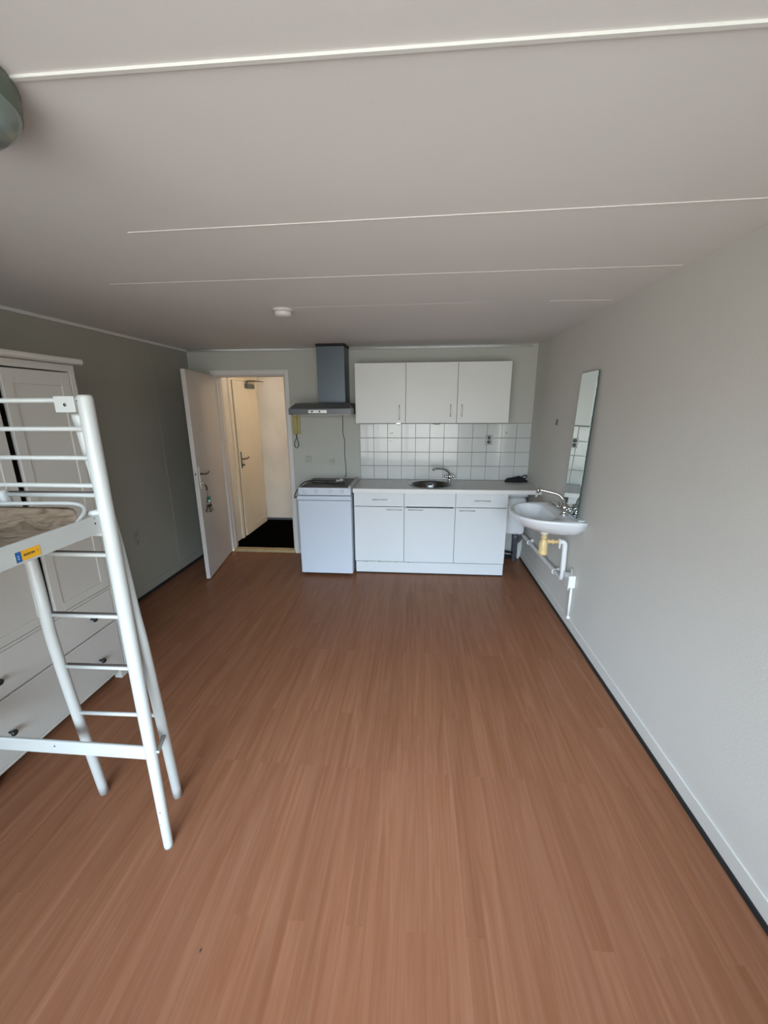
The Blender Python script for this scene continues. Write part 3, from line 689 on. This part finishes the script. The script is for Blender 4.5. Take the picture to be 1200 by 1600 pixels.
# ------------------------------------------------------------------ loft bed
PX, PY = -2.127, -3.256; LX = -3.022; YE = -5.2
bed = thing('loft_bed', 'white tubular metal loft bed with end ladder in front of the wardrobe', 'loft bed', (-2.57, -4.2, 0))
def bo(name, bm, m, parent=None, label=None):
    for v in bm.verts: v.co -= Vector((-2.57, -4.2, 0))
    return obj(name, bm, m, parent or bed, label)
PR = .0176
for x, y in ((PX, PY), (LX, PY), (PX, YE), (LX, YE)):
    b = B(); tube(b, [(x, y, .0), (x, y, .012), (x, y, .35), (x, y, .60), (x, y, .9), (x, y, 1.35), (x, y, 1.700), (x, y, 1.706), (x, y, 1.7085)], [.0158, .0172, .0188, .0212, .0222, .0215, .0205, .0192, .015], 24); p = bo('post', b, 'bedmetal')
    if (x, y) == (PX, PY):
        for dx, z, rr in ((-.010, 1.692, .0028), (.004, .19, .0024), (.006, .46, .002), (-.004, .13, .0015)):
            b = B(); lathe(b, [(0, -PR * 1.03), (rr, -PR * 1.03), (rr, -PR * .7)], (x + dx, y, z), 'Y', 10); bo('bolt_hole', b, 'black', p)
# guard rails at both ends
for y in (PY, YE):
    for z, r in ((1.694, .0070), (1.613, .0068), (1.528, .0068), (1.444, .0070)):
        b = B(); tube(b, [(LX + .02, y, z), (PX - .018, y, z)], r, 14); bo('guard_bar', b, 'bedmetal')
b = B(); box(b, -2.213, -2.152, PY - .013, PY - .009, 1.660, 1.705, .001); box(b, -2.155, -2.151, PY - .013, PY + .01, 1.660, 1.705, .001); br = bo('bracket', b, 'bedmetal')
b = B(); lathe(b, [(0, -.0152), (.0045, -.0152), (.0045, -.013)], (-2.180, PY, 1.681), 'Y', 10); bo('bolt', b, 'steel', br)
# flat brace near the floor
for y in (PY, YE):
    b = B(); box(b, LX + .02, PX - .018, y - .006, y + .006, .422, .478, .004); c = bo('cross_brace', b, 'bedmetal')
    if y == PY:
        b = B(); lathe(b, [(0, -.0105), (.003, -.0105), (.003, -.009)], (-2.50, y + .003, .458), 'Y', 8); bo('bolt', b, 'steel', c)
# long side rails
for x in (PX - .004, LX + .004):
    b = B(); box(b, x - .012, x - .004, YE + .02, PY - .006, 1.302, 1.358, .003); rl = bo('side_rail', b, 'bedmetal')
    if x > -2.5:
        b = B(); lathe(b, [(0, -.0030), (.0028, -.0030), (.0028, -.0042)], (x, PY - .04, 1.336), 'X', 8); lathe(b, [(0, -.0030), (.0016, -.0030), (.0016, -.0042)], (x, PY - .04, 1.352), 'X', 8); bo('bolt_hole', b, 'black', rl)
        xs = x - .0039
        b = B(); box(b, xs, xs + .0008, -3.548, -3.482, 1.309, 1.335, .0003, 1); st = bo('sticker', b, 'yellow', rl, 'yellow and blue label')
        b = B(); box(b, xs + .0009, xs + .0012, -3.548, -3.533, 1.309, 1.335); sb = bo('sticker_end', b, 'blue', st, 'blue end of the label')
        # rows of small dark lettering strokes (a word too small to read) on the label
        b = B(); yy = -3.527
        for i, (wd, hgt) in enumerate(((.0024, 1), (.002, 1), (.0024, .8), (.002, 1), (.0024, 1), (.0018, .8), (.0024, 1), (.002, 1), (.0024, .8))):
            box(b, xs + .0009, xs + .0011, yy, yy + wd, 1.3195, 1.3195 + .006 * hgt); yy += .0034
        box(b, xs + .0009, xs + .0011, -3.490, -3.4885, 1.321, 1.326); bo('sticker_print', b, 'ink', st)
        b = B(); box(b, xs + .0013, xs + .0015, -3.5425, -3.5395, 1.317, 1.319); box(b, xs + .0013, xs + .0015, -3.5425, -3.5395, 1.323, 1.325); bo('sticker_mark', b, 'edge', sb)
for y in (PY + .0, YE):
    b = B(); box(b, LX + .02, PX - .018, y - .010, y + .010, 1.285, 1.318, .004); bo('end_rail', b, 'bedmetal')
b = B(); tube(b, [(PX - .005, PY - .004, 1.364), (PX - .022, PY - .02, 1.362), (PX - .040, PY - .025, 1.361)], [.011, .011, .008], 12); bo('hook_end', b, 'bedmetal')
# mesh base: tube frame with rounded corners, raised at the foot end, with a brown cloth
fx0, fx1 = -2.965, -2.150
F = [(-2.90, -3.290, 1.387), (-2.60, -3.283, 1.388), (-2.42, -3.275, 1.389), (-2.26, -3.262, 1.389), (-2.205, -3.262, 1.385), (-2.172, -3.282, 1.376), (-2.158, -3.315, 1.360), (-2.156, -3.37, 1.336), (-2.156, -3.45, 1.326), (-2.156, -3.60, 1.324), (-2.156, -5.05, 1.324), (-2.22, -5.12, 1.34), (-2.3, -5.14, 1.34), (-2.85, -5.14, 1.34), (-2.94, -5.12, 1.34), (-2.965, -5.05, 1.34), (-2.965, -3.55, 1.343), (-2.965, -3.36, 1.37), (-2.95, -3.305, 1.382)]
b = B(); Q = []
nF = len(F)
for i in range(nF):
    p0, p1, p2, p3 = (Vector(F[(i + k - 1) % nF]) for k in range(4))
    for k in range(5):
        u = k / 5; Q.append(.5 * ((2 * p1) + (p2 - p0) * u + (2 * p0 - 5 * p1 + 4 * p2 - p3) * u * u + (3 * p1 - p0 - 3 * p2 + p3) * u ** 3))
tube(b, Q, .0058, 10, True); bo('base_frame', b, 'bedmetal')
b = B(); NX, NY = 36, 70; G = []
for j in range(NY + 1):
    y = -3.285 - (1.84) * (j / NY) ** 1.25; row = []
    for i in range(NX + 1):
        x = fx0 + .008 + (fx1 - fx0 - .016) * i / NX
        yy = y
        if j < 6:
            e = min(i, NX - i) / 3.0
            if e < 1: yy = y - .045 * (1 - e) ** 2 * (1 - j / 6)
        base = 1.342 + .044 * max(0, 1 - (-3.285 - yy) / .14) ** 1.5 if yy > -3.425 else 1.342
        sag = -.006 + .006 * math.sin(x * 31 + yy * 17) * math.sin(yy * 43 + 2 * math.sin(x * 11)) * min(1, i / 3) * min(1, (NX - i) / 3)
        row.append(b.verts.new((x, yy, base - .004 + sag * min(1, j / 3) )))
    G.append(row)
for j in range(NY):
    for i in range(NX): b.faces.new((G[j][i], G[j][i + 1], G[j + 1][i + 1], G[j + 1][i])).smooth = True
r = bmesh.ops.extrude_face_region(b, geom=b.faces[:]); bmesh.ops.translate(b, vec=(0, 0, -.008), verts=[v for v in r['geom'] if isinstance(v, bmesh.types.BMVert)])
bo('base_cloth', b, 'sheet', None, 'wrinkled brown cloth')
# ladder
BL = [(-2.214, -3.05, 0), (-2.185, -3.101, .3), (-2.156, -3.152, .6), (-2.133, -3.196, .86), (-2.136, -3.207, 1.0), (-2.150, -3.206, 1.2), (-2.172, -3.204, 1.39), (-2.196, -3.204, 1.60), (-2.202, -3.204, 1.655)]
CL = [(-2.554, -3.06, 0), (-2.525, -3.111, .3), (-2.496, -3.162, .6), (-2.470, -3.204, .88), (-2.462, -3.212, 1.0), (-2.475, -3.208, 1.2), (-2.510, -3.205, 1.36), (-2.520, -3.205, 1.415)]
def at(L, z):
    for a, c in zip(L, L[1:]):
        if a[2] <= z <= c[2]:
            u = (z - a[2]) / (c[2] - a[2]); return Vector(a).lerp(Vector(c), u)
for L in (BL, CL):
    b = B(); P = spline(L, 5); P[0].z = 0; tube(b, P, .0185, 20); bo('ladder_rail', b, 'bedmetal')
for i, z in enumerate((.505, .745, .972, 1.20, 1.402)):
    p, q2 = at(CL, z), at(BL, z); d = (q2 - p).normalized(); p += d * .017; q2 -= d * .017
    b = B(); tube(b, [p, q2], .0078, 12); rg = bo('rung', b, 'bedmetal')
    if i:
        b = B(); n2 = Vector((0, 0, .0068)); tube(b, [p + d * .008 + n2 + Vector((0, .003, 0)), q2 - d * .004 + n2 + Vector((0, .003, 0))], 0.0045, 8, sx=1.4); bo('rung_grip', b, 'grip', rg)
b = B(); tube(b, [(PX - .004, PY + .012, .405), (-2.168, -3.125, .405)], .0085, 10); lathe(b, [(0, .0), (.004, .0), (.004, .02), (0, .02)], (PX + .010, PY + .002, .455), 'X', 10); bo('ladder_bolt', b, 'bedmetal')

# dark crumb on the floor near the camera
b = B(); bmesh.ops.create_icosphere(b, subdivisions=2, radius=.004); bmesh.ops.scale(b, vec=(.7, 1.2, .5), verts=b.verts[:])
o = tag(obj('crumb', b, 'dirt'), 'tiny dark crumb lying on the floor in the foreground', 'crumb'); o.location = (-1.836, -3.552, .002)
